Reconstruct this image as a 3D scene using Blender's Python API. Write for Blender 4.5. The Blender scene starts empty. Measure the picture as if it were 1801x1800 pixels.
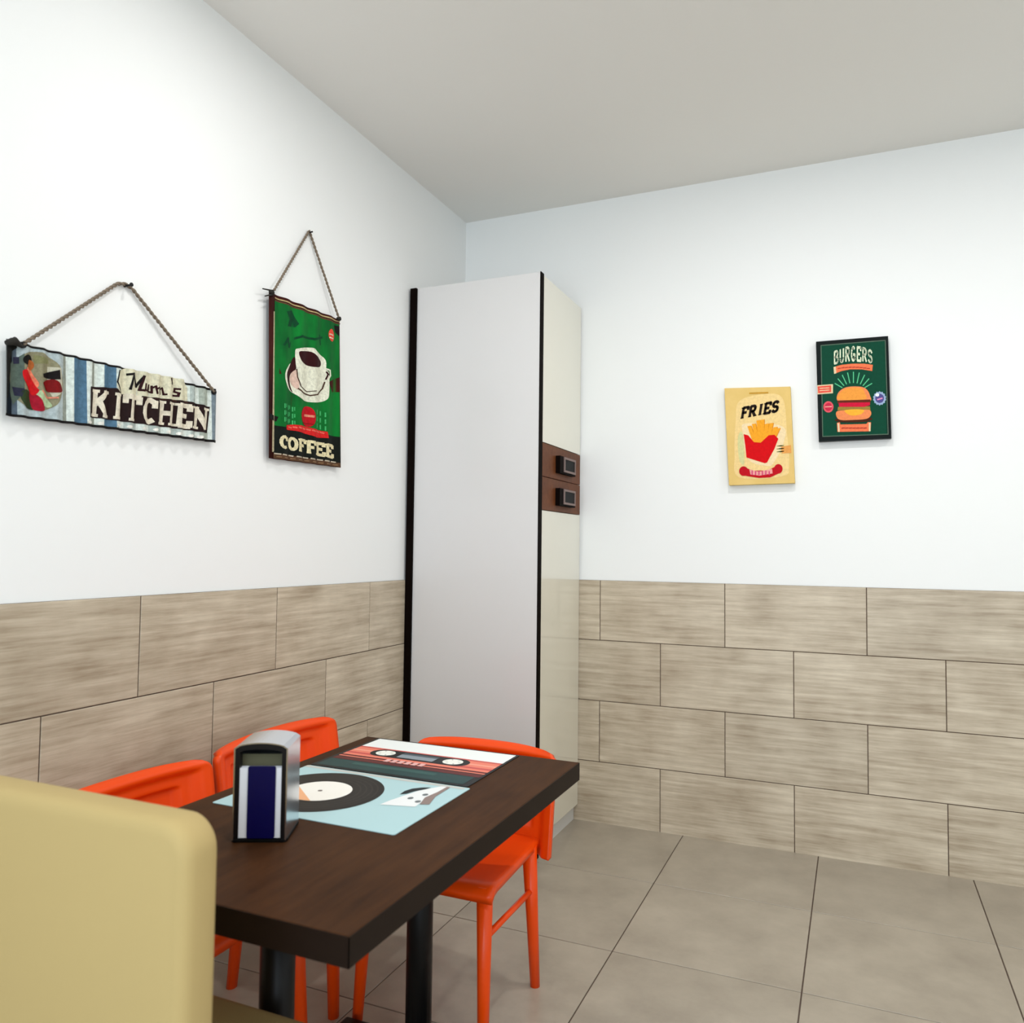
import bpy, bmesh, math, random
from math import sin, cos, pi, radians
from mathutils import Vector, Matrix
from mathutils.geometry import tessellate_polygon

random.seed(7)
sc = bpy.context.scene
COL = sc.collection
# ------------------------------------------------------------------ camera
# world: room corner at the origin, z = 0 at the top of the tiled wainscot, floor at -1.2
CAM = Vector((1.9631, -3.8566, 0.1513))
YAW, PITCH, ROLL, F = 0.4081, 0.0470, 0.0114, 1398.33
fw = Vector((-sin(YAW) * cos(PITCH), cos(YAW) * cos(PITCH), sin(PITCH)))
r0 = Vector((cos(YAW), sin(YAW), 0))
u0 = r0.cross(fw)
rt = cos(ROLL) * r0 + sin(ROLL) * u0
up = -sin(ROLL) * r0 + cos(ROLL) * u0
cam = bpy.data.objects.new('camera', bpy.data.cameras.new('camera'))
COL.objects.link(cam)
m = Matrix((rt, up, -fw)).transposed().to_4x4()
m.translation = CAM
cam.matrix_world = m
cam.data.sensor_width = 36
cam.data.lens = 36 * F / 1801
cam.data.clip_start = 0.05
cam.data.dof.use_dof = True
cam.data.dof.focus_distance = 2.9
cam.data.dof.aperture_fstop = 4
sc.camera = cam
# ------------------------------------------------------------------ world, light, exposure
sc.view_settings.view_transform = 'Standard'
sc.view_settings.look = 'None'
sc.view_settings.gamma = 1
sc.view_settings.use_curve_mapping = False
sc.view_settings.exposure = -0.35
w = bpy.data.worlds.new('sky'); sc.world = w; w.use_nodes = True
w.node_tree.nodes['Background'].inputs[0].default_value = (0.72, 0.86, 1.0, 1)
w.node_tree.nodes['Background'].inputs[1].default_value = 1.2
FLOOR, CEIL = -1.2, 1.95
RX, RY = 4.4, -6.2          # far side wall and rear wall

def lamp(kind, name, loc, energy, color, size=.3, sizey=None, rot=(0, 0, 0), spot=None):
    l = bpy.data.lights.new(name, kind); l.energy = energy; l.color = color
    if kind == 'AREA':
        l.size = size
        if sizey: l.shape = 'RECTANGLE'; l.size_y = sizey
        else: l.shape = 'DISK'
    if kind == 'SPOT':
        l.spot_size = spot; l.spot_blend = .8; l.shadow_soft_size = size
    o = bpy.data.objects.new(name, l); o.location = loc; o.rotation_euler = rot
    COL.objects.link(o); return o
WARM, NEUT, COOL = (1, .93, .84), (1, .985, .97), (.78, .9, 1)
DOWN = [(.82, -2.05, 9, NEUT), (1.75, -1.36, 17, NEUT), (3.1, -1.35, 14, NEUT), (2.1, -3.2, 14, NEUT), (3.3, -3.6, 20, WARM), (1.2, -4.9, 16, COOL)]
# daylight through the open shop front behind the camera
lamp('AREA', 'daylight', (2.0, RY - .25, .25), 135, (.82, .93, 1), 3.6, 2.4, (radians(90), 0, 0))

# ------------------------------------------------------------------ helpers
def lin(c):
    return tuple(((x / 255 + .055) / 1.055) ** 2.4 if x > 10 else x / 255 / 12.92 for x in c)
def ray(px, py): return fw + ((px - 900.5) / F) * rt - ((py - 900) / F) * up
def hit(px, py, axis, val):
    """point on the real plane axis = val that the photograph shows at this pixel"""
    d = ray(px, py); return CAM + d * ((val - CAM[axis]) / d[axis])

_m = {}
def mat(name, rgb, rough=.5, metal=0, coat=0, spec=.5, emit=None, worn=0):
    if name in _m: return _m[name]
    M = bpy.data.materials.new(name); M.use_nodes = True
    b = M.node_tree.nodes['Principled BSDF']
    b.inputs['Base Color'].default_value = (*lin(rgb), 1)
    b.inputs['Roughness'].default_value = rough
    b.inputs['Metallic'].default_value = metal
    b.inputs['Coat Weight'].default_value = coat
    b.inputs['Coat Roughness'].default_value = .08
    b.inputs['Specular IOR Level'].default_value = spec
    if emit:
        b.inputs['Emission Color'].default_value = (*emit[0], 1); b.inputs['Emission Strength'].default_value = emit[1]
    # faint procedural grain so that no surface is perfectly even
    nt = M.node_tree
    tc = nt.nodes.new('ShaderNodeTexCoord'); n = nt.nodes.new('ShaderNodeTexNoise'); n.inputs['Scale'].default_value = 60
    nt.links.new(tc.outputs['Object'], n.inputs['Vector'])
    if worn:
        nn = nt.nodes.new('ShaderNodeTexNoise'); nn.inputs['Scale'].default_value = 85; nn.inputs['Detail'].default_value = 4; nn.inputs['Roughness'].default_value = .7
        nt.links.new(tc.outputs['Object'], nn.inputs['Vector'])
        mr = nt.nodes.new('ShaderNodeMapRange'); mr.inputs['From Min'].default_value = .35; mr.inputs['From Max'].default_value = .65
        mr.inputs['To Min'].default_value = 1 - worn; mr.inputs['To Max'].default_value = 1 + worn * .35
        hs = nt.nodes.new('ShaderNodeHueSaturation'); hs.inputs['Color'].default_value = (*lin(rgb), 1)
        nt.links.new(nn.outputs['Fac'], mr.inputs['Value']); nt.links.new(mr.outputs[0], hs.inputs['Value']); nt.links.new(hs.outputs[0], b.inputs['Base Color'])
    bp = nt.nodes.new('ShaderNodeBump'); bp.inputs['Strength'].default_value = .04; bp.inputs['Distance'].default_value = .002
    nt.links.new(n.outputs['Fac'], bp.inputs['Height']); nt.links.new(bp.outputs['Normal'], b.inputs['Normal'])
    _m[name] = M; return M

def streak_mat(name, a, b_, scale, rough, rnd=.0, spec=.5, bump=.15, coat=0):
    """two tones mixed by streaky noise; scale stretches it; rnd shifts the tone from object to object"""
    M = bpy.data.materials.new(name); M.use_nodes = True
    nt = M.node_tree; N = nt.nodes; L = nt.links; b = N['Principled BSDF']
    tc = N.new('ShaderNodeTexCoord'); oi = N.new('ShaderNodeObjectInfo')
    mp = N.new('ShaderNodeMapping'); mp.inputs['Scale'].default_value = scale
    ml = N.new('ShaderNodeMath'); ml.operation = 'MULTIPLY'; ml.inputs[1].default_value = 37
    L.new(oi.outputs['Random'], ml.inputs[0])
    cb = N.new('ShaderNodeCombineXYZ')
    for i in range(3): L.new(ml.outputs[0], cb.inputs[i])
    ad = N.new('ShaderNodeVectorMath'); ad.operation = 'ADD'
    L.new(tc.outputs['Object'], ad.inputs[0]); L.new(cb.outputs[0], ad.inputs[1])
    L.new(ad.outputs[0], mp.inputs['Vector'])
    n1 = N.new('ShaderNodeTexNoise'); n1.inputs['Scale'].default_value = 1; n1.inputs['Detail'].default_value = 6; n1.inputs['Roughness'].default_value = .68
    L.new(mp.outputs[0], n1.inputs['Vector'])
    n2 = N.new('ShaderNodeTexNoise'); n2.inputs['Scale'].default_value = 5.5; n2.inputs['Detail'].default_value = 3
    L.new(ad.outputs[0], n2.inputs['Vector'])
    rp = N.new('ShaderNodeValToRGB'); rp.color_ramp.elements[0].position = .3; rp.color_ramp.elements[1].position = .7
    rp.color_ramp.elements[0].color = (*lin(a), 1); rp.color_ramp.elements[1].color = (*lin(b_), 1)
    mx = N.new('ShaderNodeMath'); mx.operation = 'MULTIPLY_ADD'; mx.inputs[1].default_value = .35
    L.new(n2.outputs['Fac'], mx.inputs[0]); 
    m2 = N.new('ShaderNodeMath'); m2.operation = 'MULTIPLY'; m2.inputs[1].default_value = .65
    L.new(n1.outputs['Fac'], m2.inputs[0]); L.new(m2.outputs[0], mx.inputs[2])
    L.new(mx.outputs[0], rp.inputs['Fac'])
    hs = N.new('ShaderNodeHueSaturation')
    mr = N.new('ShaderNodeMapRange'); mr.inputs['To Min'].default_value = 1 - rnd; mr.inputs['To Max'].default_value = 1 + rnd
    L.new(oi.outputs['Random'], mr.inputs['Value']); L.new(mr.outputs[0], hs.inputs['Value'])
    L.new(rp.outputs['Color'], hs.inputs['Color']); L.new(hs.outputs['Color'], b.inputs['Base Color'])
    b.inputs['Roughness'].default_value = rough; b.inputs['Coat Weight'].default_value = coat; b.inputs['Specular IOR Level'].default_value = spec
    bp = N.new('ShaderNodeBump'); bp.inputs['Strength'].default_value = bump; bp.inputs['Distance'].default_value = .003
    L.new(n1.outputs['Fac'], bp.inputs['Height']); L.new(bp.outputs['Normal'], b.inputs['Normal'])
    _m[name] = M; return M

def obj(name, bm, mats, parent=None, smooth=False, loc=None):
    me = bpy.data.meshes.new(name)
    if smooth:
        for f in bm.faces: f.smooth = True
    bm.normal_update(); bm.to_mesh(me); bm.free()
    for k in (mats if isinstance(mats, (list, tuple)) else [mats]): me.materials.append(k)
    o = bpy.data.objects.new(name, me); COL.objects.link(o)
    if parent: o.parent = parent
    if loc: o.location = loc
    return o
def thing(name, label, cat, group=None):
    o = bpy.data.objects.new(name, None); COL.objects.link(o); o.empty_display_size = .1
    tag(o, label, cat, group); return o
def tag(o, label, cat, group=None):
    o['label'] = label; o['category'] = cat
    if group: o['group'] = group
def struct(o): o['kind'] = 'structure'; return o
def settle(root, L):
    """meshes were built in world space: put the Empty at the thing's own base"""
    L = Vector(L)
    def rec(o):
        for c in o.children:
            if c.type == 'MESH': c.data.transform(Matrix.Translation(-L))
            rec(c)
    rec(root); root.location = L
def copy_tree(o, parent=None):
    c = o.copy(); COL.objects.link(c); c.parent = parent
    for ch in o.children: copy_tree(ch, c)
    return c

def box(bm, a, b, bevel=0, seg=2, mi=0):
    vs = [bm.verts.new((x, y, z)) for x in (a[0], b[0]) for y in (a[1], b[1]) for z in (a[2], b[2])]
    fs = [bm.faces.new([vs[i] for i in q]) for q in ((0, 1, 3, 2), (4, 6, 7, 5), (0, 4, 5, 1), (2, 3, 7, 6), (0, 2, 6, 4), (1, 5, 7, 3))]
    bmesh.ops.recalc_face_normals(bm, faces=fs)
    for f in fs: f.material_index = mi
    if bevel:
        es = list({e for f in fs for e in f.edges})
        r = bmesh.ops.bevel(bm, geom=es, offset=bevel, segments=seg, profile=.6, affect='EDGES')
        for f in r['faces']: f.material_index = mi
    return bm
def B(a, b, bevel=0, seg=2): return box(bmesh.new(), a, b, bevel, seg)
def tube(bm, pts, rad, n=8, caps=True):
    pts = [Vector(p) for p in pts]; rings = []
    rad = rad if isinstance(rad, (list, tuple)) else [rad] * len(pts)
    for i, p in enumerate(pts):
        d = (pts[min(i + 1, len(pts) - 1)] - pts[max(i - 1, 0)]).normalized()
        a = d.orthogonal().normalized() if i == 0 else (pa - d * pa.dot(d)).normalized()
        pa = a; b = d.cross(a)
        rings.append([bm.verts.new(p + rad[i] * (cos(2 * pi * k / n) * a + sin(2 * pi * k / n) * b)) for k in range(n)])
    for r, s in zip(rings, rings[1:]):
        for k in range(n):
            f = bm.faces.new((r[k], r[(k + 1) % n], s[(k + 1) % n], s[k])); f.smooth = True
    if caps:
        bm.faces.new(rings[0][::-1]); bm.faces.new(rings[-1])
    return bm
def rbox(a, b, r, axis=1, n=6, bev=.004):
    """slab with rounded outline corners (radius r) extruded along axis"""
    i, j = [k for k in range(3) if k != axis]
    pts = []
    for cx, cy, a0 in ((b[i] - r, b[j] - r, 0), (a[i] + r, b[j] - r, 90), (a[i] + r, a[j] + r, 180), (b[i] - r, a[j] + r, 270)):
        for k in range(n + 1):
            t = radians(a0 + 90 * k / n); pts.append((cx + r * cos(t), cy + r * sin(t)))
    bm = bmesh.new(); rings = []
    for w_ in (a[axis], b[axis]):
        ring = []
        for p in pts:
            c = [0, 0, 0]; c[i], c[j], c[axis] = p[0], p[1], w_; ring.append(bm.verts.new(c))
        rings.append(ring)
    N = len(pts)
    for k in range(N): bm.faces.new((rings[0][k], rings[0][(k + 1) % N], rings[1][(k + 1) % N], rings[1][k]))
    f1 = bm.faces.new(rings[0][::-1]); f2 = bm.faces.new(rings[1])
    bmesh.ops.recalc_face_normals(bm, faces=bm.faces)
    if bev: bmesh.ops.bevel(bm, geom=list({e for f in (f1, f2) for e in f.edges}), offset=bev, segments=3, profile=.5, affect='EDGES')
    return bm

# flat print: polygons on a surface.  fn maps print coordinates + layer height to a world point
class Print:
    def __init__(s, fn, cuts=None): s.fn = fn; s.bm = bmesh.new(); s.mats = []; s.cuts = cuts
    def poly(s, pts, M, layer=1):
        if M not in s.mats: s.mats.append(M)
        mi = s.mats.index(M)
        P2 = [Vector((p[0], p[1], 0)) for p in pts]
        lst = [s.bm.verts.new((p[0], p[1], layer)) for p in pts]
        for t in tessellate_polygon([P2]):
            try: f = s.bm.faces.new([lst[i] for i in t]); f.material_index = mi
            except ValueError: pass
    def blob(s, pts, M, layer=1, n=5):   # closed smooth outline through pts
        q = []; N = len(pts)
        for i in range(N):
            p0, p1, p2, p3 = (pts[(i + k - 1) % N] for k in range(4))
            for k in range(n):
                t = k / n
                q.append(tuple(.5 * (2 * p1[a] + (p2[a] - p0[a]) * t + (2 * p0[a] - 5 * p1[a] + 4 * p2[a] - p3[a]) * t * t + (3 * p1[a] - p0[a] - 3 * p2[a] + p3[a]) * t ** 3) for a in (0, 1)))
        s.poly(q, M, layer)
    def line(s, pts, wd, M, layer=1):
        for (x0, y0), (x1, y1) in zip(pts, pts[1:]):
            dx, dy = x1 - x0, y1 - y0; l = math.hypot(dx, dy) or 1
            dx, dy = dx / l * wd / 2, dy / l * wd / 2
            s.poly([(x0 - dx - dy, y0 - dy + dx), (x0 - dx + dy, y0 - dy - dx), (x1 + dx + dy, y1 + dy - dx), (x1 + dx - dy, y1 + dy + dx)], M, layer)
    def disc(s, c, rx, ry, M, layer=1, n=28, tilt=0):
        s.poly([(c[0] + rx * cos(2 * pi * k / n), c[1] + ry * sin(2 * pi * k / n) + tilt * rx * cos(2 * pi * k / n)) for k in range(n)], M, layer)
    def rect(s, x0, y0, x1, y1, M, layer=1): s.poly([(x0, y0), (x1, y0), (x1, y1), (x0, y1)], M, layer)
    def word(s, quads, warp, M, layer):
        for q in quads: s.poly([warp(*p) for p in q], M, layer)
    def build(s, name, parent):
        if s.cuts:
            for x in s.cuts: bmesh.ops.bisect_plane(s.bm, geom=list(s.bm.verts) + list(s.bm.edges) + list(s.bm.faces), plane_co=(x, 0, 0), plane_no=(1, 0, 0))
        for v in s.bm.verts: v.co = s.fn(v.co.x, v.co.y, v.co.z)
        bmesh.ops.recalc_face_normals(s.bm, faces=s.bm.faces)
        return obj(name, s.bm, s.mats, parent)

# letters as strokes in a box 'a' wide and 1 high, with slab serifs
A_ = .72
ARC = lambda cx, cy, rx, ry, a0, a1, n=7: [(cx + rx * cos(radians(a0 + (a1 - a0) * k / n)), cy + ry * sin(radians(a0 + (a1 - a0) * k / n))) for k in range(n + 1)]
GL = {
 'K': ([[(.12, 0), (.12, 1)], [(.12, .42), (.62, 1)], [(.3, .58), (.66, 0)]], [(.12, 0), (.12, 1), (.62, 1), (.64, 0)]),
 'I': ([[(.36, 0), (.36, 1)]], [(.36, 0), (.36, 1)]),
 'T': ([[(.36, 0), (.36, 1)], [(0, 1), (.72, 1)], [(.02, 1), (.02, .74)], [(.7, 1), (.7, .74)]], [(.36, 0)]),
 'C': ([ARC(.38, .5, .28, .5, 55, 305, 9), [(.6, .95), (.6, .68)]], []),
 'H': ([[(.12, 0), (.12, 1)], [(.6, 0), (.6, 1)], [(.12, .5), (.6, .5)]], [(.12, 0), (.12, 1), (.6, 0), (.6, 1)]),
 'E': ([[(.14, 0), (.14, 1)], [(.14, 1), (.64, 1)], [(.14, .5), (.5, .5)], [(.14, 0), (.66, 0)], [(.64, 1), (.64, .78)], [(.66, 0), (.66, .24)]], [(.1, 0), (.1, 1)]),
 'N': ([[(.12, 0), (.12, 1)], [(.6, 0), (.6, 1)], [(.12, 1), (.6, 0)]], [(.12, 0), (.6, 1), (.08, 1)]),
 'O': ([ARC(.36, .5, .28, .5, 0, 360, 14)], []),
 'F': ([[(.16, 0), (.16, 1)], [(.16, 1), (.66, 1)], [(.16, .5), (.5, .5)], [(.66, 1), (.66, .76)]], [(.16, 0), (.12, 1)]),
 'B': ([[(.12, 0), (.12, 1)], [(.12, 1), (.4, 1)] + ARC(.4, .76, .2, .24, 90, -90, 5) + [(.12, .52)], [(.12, .52), (.4, .52)] + ARC(.4, .26, .24, .26, 90, -90, 5) + [(.12, 0)]], []),
 'U': ([[(.12, 1), (.12, .3)] + ARC(.36, .28, .24, .28, 180, 360, 6) + [(.6, 1)]], []),
 'R': ([[(.12, 0), (.12, 1)], [(.12, 1), (.4, 1)] + ARC(.4, .75, .2, .25, 90, -90, 5) + [(.12, .5)], [(.34, .5), (.64, 0)]], [(.12, 0), (.66, 0)]),
 'G': ([ARC(.38, .5, .27, .5, 50, 330, 10), [(.4, .45), (.62, .45), (.62, .1)]], []),
 'S': ([ARC(.36, .74, .25, .26, 20, 250, 7) + ARC(.36, .25, .26, .26, 75, -160, 7)], []),
}
def word(txt, wd=.2, serif=.17, sw=.1, gap=.14, shear=0):
    out = []; x = 0
    def rib(p, q, w_):
        dx, dy = q[0] - p[0], q[1] - p[1]; l = math.hypot(dx, dy) or 1; dx, dy = dx / l * w_ / 2, dy / l * w_ / 2
        c = [(p[0] - dy - dx * .4, p[1] + dx - dy * .4), (p[0] + dy - dx * .4, p[1] - dx - dy * .4), (q[0] + dy + dx * .4, q[1] - dx + dy * .4), (q[0] - dy + dx * .4, q[1] + dx + dy * .4)]
        out.append([((x + a + shear * (b - .5)), b) for a, b in c])
    for ch in txt:
        st, se = GL[ch]
        for s_ in st:
            for p, q in zip(s_, s_[1:]): rib(p, q, wd)
        if serif:
            for (a, b) in se: rib((a - serif, b), (a + serif, b), sw)
        x += A_ + gap if ch != 'I' else A_ * .85 + gap
    W = x - gap
    return [[(p[0] / W, p[1]) for p in q] for q in out]
def quadwarp(TL, TR, BR, BL):
    def f(s, t):
        return (BL[0] * (1 - s) * (1 - t) + BR[0] * s * (1 - t) + TL[0] * (1 - s) * t + TR[0] * s * t,
                BL[1] * (1 - s) * (1 - t) + BR[1] * s * (1 - t) + TL[1] * (1 - s) * t + TR[1] * s * t)
    return f

# ------------------------------------------------------------------ materials
PLASTER = mat('white_plaster', (240, 241, 240), .8)
CEILM = mat('ceiling_paint', (232, 230, 225), .9)
GROUT = mat('dark_grout', (84, 68, 58), .9)
TILE = streak_mat('streaked_stone_tile', (148, 130, 106), (218, 205, 183), (3, 9, 52), .42, .05, bump=.12)
FTILE = streak_mat('floor_tile', (150, 140, 126), (178, 168, 152), (5, 5, 5), .3, .04, bump=.05)
WHITE = mat('white_laminate', (214, 212, 211), .32, coat=.3)
GLOSSW = mat('glossy_white_laminate', (228, 224, 208), .15, coat=1)
DARKB = mat('dark_brown_edging', (14, 7, 5), .6, spec=.03)
BROWNW = streak_mat('brown_wood_drawer_front', (84, 46, 24), (118, 68, 38), (3, 40, 40), .5, spec=.15)
TABLEW = streak_mat('dark_wood_laminate', (46, 26, 12), (78, 48, 26), (30, 3, 30), .5, spec=.06, bump=.05)
TEDGE = mat('dark_table_edging', (26, 15, 9), .5, spec=.15)
ORANGE = mat('orange_plastic', (240, 74, 2), .38, coat=.1, spec=.3)
CHROME = mat('polished_chrome', (222, 226, 234), .22, 1)
BLACKM = mat('black_metal', (22, 22, 24), .4, .6)
BLACK = mat('black_plastic', (8, 8, 8), .5, spec=.1)

# ------------------------------------------------------------------ room
T = .12
wl = struct(obj('wall_left', B((-T, RY, FLOOR), (0, 0, CEIL)), PLASTER))
wr = struct(obj('wall_right', B((-T, 0, FLOOR), (RX + T, T, CEIL)), PLASTER))
wf = struct(obj('wall_far', B((RX, RY, FLOOR), (RX + T, 0, CEIL)), PLASTER))
bm = bmesh.new()
box(bm, (-T, RY - T, FLOOR), (.25, RY, CEIL)); box(bm, (4.1, RY - T, FLOOR), (RX + T, RY, CEIL))
box(bm, (.25, RY - T, 1.45), (4.1, RY, CEIL))
struct(obj('wall_rear', bm, PLASTER))
fl = struct(obj('floor', B((-T, RY - T, FLOOR - .1), (RX + T, T, FLOOR)), GROUT))
ce = struct(obj('ceiling', B((-T, RY - T, CEIL), (RX + T, T, CEIL + .1)), CEILM))
bm = bmesh.new()
for a, b in (((.25, RY - .08, -1.2), (.31, RY - .02, 1.45)), ((4.04, RY - .08, -1.2), (4.1, RY - .02, 1.45)), ((.31, RY - .08, 1.39), (4.04, RY - .02, 1.45)),
             ((1.5, RY - .08, -1.2), (1.56, RY - .02, 1.39)), ((2.8, RY - .08, -1.2), (2.86, RY - .02, 1.39))): box(bm, a, b, .004, 1)
struct(obj('window_1', bm, BLACKM))

# wall tiles: 0.30 x 0.61 m in running bond, four rows, each tile its own object
TL_, TH, JG, TT = .6097, .30, .0035, .008
_tm = {}
def tile_mesh(L, H, t, M, flat=False):
    k = (round(L, 4), round(H, 4), flat)
    if k not in _tm:
        bm = bmesh.new(); c = .0012
        def ring(d, o): return [bm.verts.new((x, -o, z) if not flat else (x, z, o)) for x, z in ((d, d), (L - d, d), (L - d, H - d), (d, H - d))]
        r1, r2, r3 = ring(0, 0), ring(0, t - c), ring(c, t)
        for a, b in ((r1, r2), (r2, r3)):
            for i in range(4): bm.faces.new((a[i], a[(i + 1) % 4], b[(i + 1) % 4], b[i]))
        bm.faces.new(r3); bm.faces.new(r1[::-1])
        bmesh.ops.recalc_face_normals(bm, faces=bm.faces)
        me = bpy.data.meshes.new('tile'); bm.to_mesh(me); bm.free(); me.materials.append(M); _tm[k] = me
    return _tm[k]
def put_tile(me, parent, loc, rz=0):
    o = bpy.data.objects.new('tile', me); COL.objects.link(o); o.parent = parent; o.location = loc; o.rotation_euler.z = rz
oR, oL = .7857, .8911
for row in range(4):
    z = -TH * (row + 1) + JG / 2
    # right wall (y = 0): local x along +x
    off = oR - (0 if row % 2 == 0 else TL_ / 2)
    x = off - 3 * TL_
    while x < RX:
        a, b = max(x + JG / 2, .009), min(x + TL_ - JG / 2, RX)
        if b - a > .02: put_tile(tile_mesh(b - a, TH - JG, TT, TILE), wr, (a, 0, z))
        x += TL_
    # left wall (x = 0): local x along +y after a +90 degree turn, face towards +x
    off = -(oL - (0 if row % 2 == 0 else TL_ / 2))
    y = off + 3 * TL_
    while y > RY:
        a, b = max(y - TL_ + JG / 2, RY), min(y - JG / 2, -.001)
        if b - a > .02: put_tile(tile_mesh(b - a, TH - JG, TT, TILE), wl, (0, a, z), pi / 2)
        y -= TL_
obj('grout', B((0, -.0052, FLOOR), (RX, 0, -.001)), GROUT, wr)
obj('grout', B((0, RY, FLOOR), (.0052, 0, -.001)), GROUT, wl)
n = .60
i = 0
while i * n < RX:
    j = 0
    while j * n < -RY:
        a = (i * n + .002, -min((j + 1) * n, -RY) + .002); b = (min((i + 1) * n, RX) - .002, -j * n - .002)
        put_tile(tile_mesh(b[0] - a[0], b[1] - a[1], .003, FTILE, True), fl, (a[0], a[1], FLOOR))
        j += 1
    i += 1

# recessed ceiling lamps (behind and above the camera's view)
for k, (x, y, e, c) in enumerate(DOWN):
    where = ['over the metal wall signs', 'over the two wall posters', 'towards the far end of the poster wall', 'above the table end', 'over the far aisle', 'near the shop front'][k]
    t = thing('ceiling_lamp', 'round recessed ceiling lamp ' + where, 'ceiling lamp', 'recessed lamps in the white ceiling')
    bm = bmesh.new(); tube(bm, [(x, y, CEIL), (x, y, CEIL - .012)], [.095, .088], 24); obj('trim_ring', bm, CHROME, t)
    bm = bmesh.new(); tube(bm, [(x, y, CEIL - .010), (x, y, CEIL - .016)], [.07, .068], 24)
    obj('diffuser', bm, mat('lamp_diffuser', (255, 250, 240), .5, emit=((1, .96, .9), 6)), t)
    settle(t, (x, y, CEIL))
    lamp('AREA', 'lamp_light', (x, y, CEIL - .03), e, c, .12)

# ------------------------------------------------------------------ tall corner cupboard
D, W, TOP = .679, .588, 1.395
cab = thing('corner_cupboard', 'tall white corner cupboard with dark brown edges and two brown drawers', 'cupboard')
obj('side_panel', B((.043, -W, FLOOR + .002), (D - .004, -W + .038, TOP), .0008, 1), WHITE, cab)
ep = obj('edge_band', B((D - .004, -W - .0015, FLOOR + .002), (D, -W + .038, TOP + .002), .0006, 1), DARKB, cab); ep['label'] = 'dark brown front edge'
ep = obj('filler_strip', B((.0095, -W - .012, FLOOR + .002), (.043, -W + .05, TOP), .001, 1), DARKB, cab); ep['label'] = 'dark brown strip against the wall'
obj('carcass', B((.01, -W + .038, FLOOR + .002), (D - .024, -.012, TOP - .002)), mat('carcass_white', (210, 208, 204), .5), cab)
y0, y1 = -W + .041, -.012
def front(a, b, M, name): return obj(name, B((D - .022, y0, a), (D - .003, y1, b), .001, 1), M, cab)
front(.634, TOP - .002, GLOSSW, 'door')
front(FLOOR + .08, .326, GLOSSW, 'door')
obj('plinth', B((D - .05, y0, FLOOR), (D - .04, y1, FLOOR + .078)), DARKB, cab)
for a, b in ((.4805, .631), (.329, .4775)):
    d = front(a, b, BROWNW, 'drawer')
    zc = (a + b) / 2 - .006; ya, yb = -.372, -.150; h = .041
    bm = B((D - .003, ya, zc - h), (D + .020, yb, zc + h), .002, 2)
    hd = obj('handle', bm, DARKB, d); hd['label'] = 'dark brown block handle'
    bm = bmesh.new(); x0, x1 = D + .020, D + .0245; ya2 = -.325; yb2 = -.158
    for p, q in (((x0, ya2, zc + h - .012), (x1, yb2, zc + h - .002)), ((x0, ya2, zc - h + .008), (x1, yb2, zc - h + .018)), ((x0, ya2, zc - h + .018), (x1, ya2 + .014, zc + h - .012)), ((x0, yb2 - .012, zc - h + .018), (x1, yb2, zc + h - .012))): box(bm, p, q)
    obj('handle_frame', bm, mat('brushed_nickel', (140, 118, 112), .45, 1), d)
    obj('handle_recess', B((D + .0201, ya2 + .014, zc - h + .018), (D + .0212, yb2 - .012, zc + h - .012)), BLACK, d)
settle(cab, (D / 2, -W / 2, FLOOR))

# ------------------------------------------------------------------ corrugated metal signs (left wall)
def sign_surface(TLp, TRp, BRp, BLp, pitch, amp, x0):
    c = [hit(*p, 0, x0) for p in (TLp, TRp, BRp, BLp)]
    ya = (c[0].y + c[3].y) / 2; 
    def fn(px, py, layer):
        p = hit(px, py, 0, x0); ph = 2 * pi * (p.y - ya) / pitch
        return Vector((x0 + amp * cos(ph) + .0008 * (layer > 0) + layer * .0004, p.y, p.z))
    return fn, c
def plate(fn, TLp, TRp, BRp, BLp, nu, M, parent, edgeM, th=.0012):
    bm = bmesh.new(); g = []
    q = quadwarp(TLp, TRp, BRp, BLp)
    for i in range(nu + 1):
        col = []
        for t in (0, 1):
            p = fn(*q(i / nu, t), 0); col.append((bm.verts.new(p), bm.verts.new(p - Vector((th, 0, 0)))))
        g.append(col)
    for i in range(nu):
        a, b = g[i], g[i + 1]
        for f in ((a[0][0], b[0][0], b[1][0], a[1][0]), (a[0][1], a[1][1], b[1][1], b[0][1])): bm.faces.new(f).smooth = True
        for f in ((a[0][0], a[0][1], b[0][1], b[0][0]), (a[1][0], b[1][0], b[1][1], a[1][1])): bm.faces.new(f).material_index = 1
    for k in (0, nu): bm.faces.new((g[k][0][0], g[k][1][0], g[k][1][1], g[k][0][1])).material_index = 1
    bmesh.ops.recalc_face_normals(bm, faces=bm.faces)
    return obj('plate', bm, [M, edgeM], parent)
def cord(parent, pts, rad):
    """twisted two-strand cord along pts"""
    P = []; 
    for a, b in zip(pts, pts[1:]):
        a, b = Vector(a), Vector(b); nn = max(2, int((b - a).length / .004))
        P += [a.lerp(b, k / nn) for k in range(nn)]
    P.append(Vector(pts[-1]))
    bm = bmesh.new()
    for s_ in (0, pi):
        q = []
        for k, p in enumerate(P):
            d = (P[min(k + 1, len(P) - 1)] - P[max(k - 1, 0)]).normalized(); a = Vector((1, 0, 0)); b = d.cross(a).normalized()
            ang = k * .8 + s_; q.append(p + rad * .55 * (cos(ang) * a + sin(ang) * b))
        tube(bm, q, rad * .62, 5)
    return obj('cord', bm, mat('jute_cord', (122, 108, 92), .9), parent)

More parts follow.
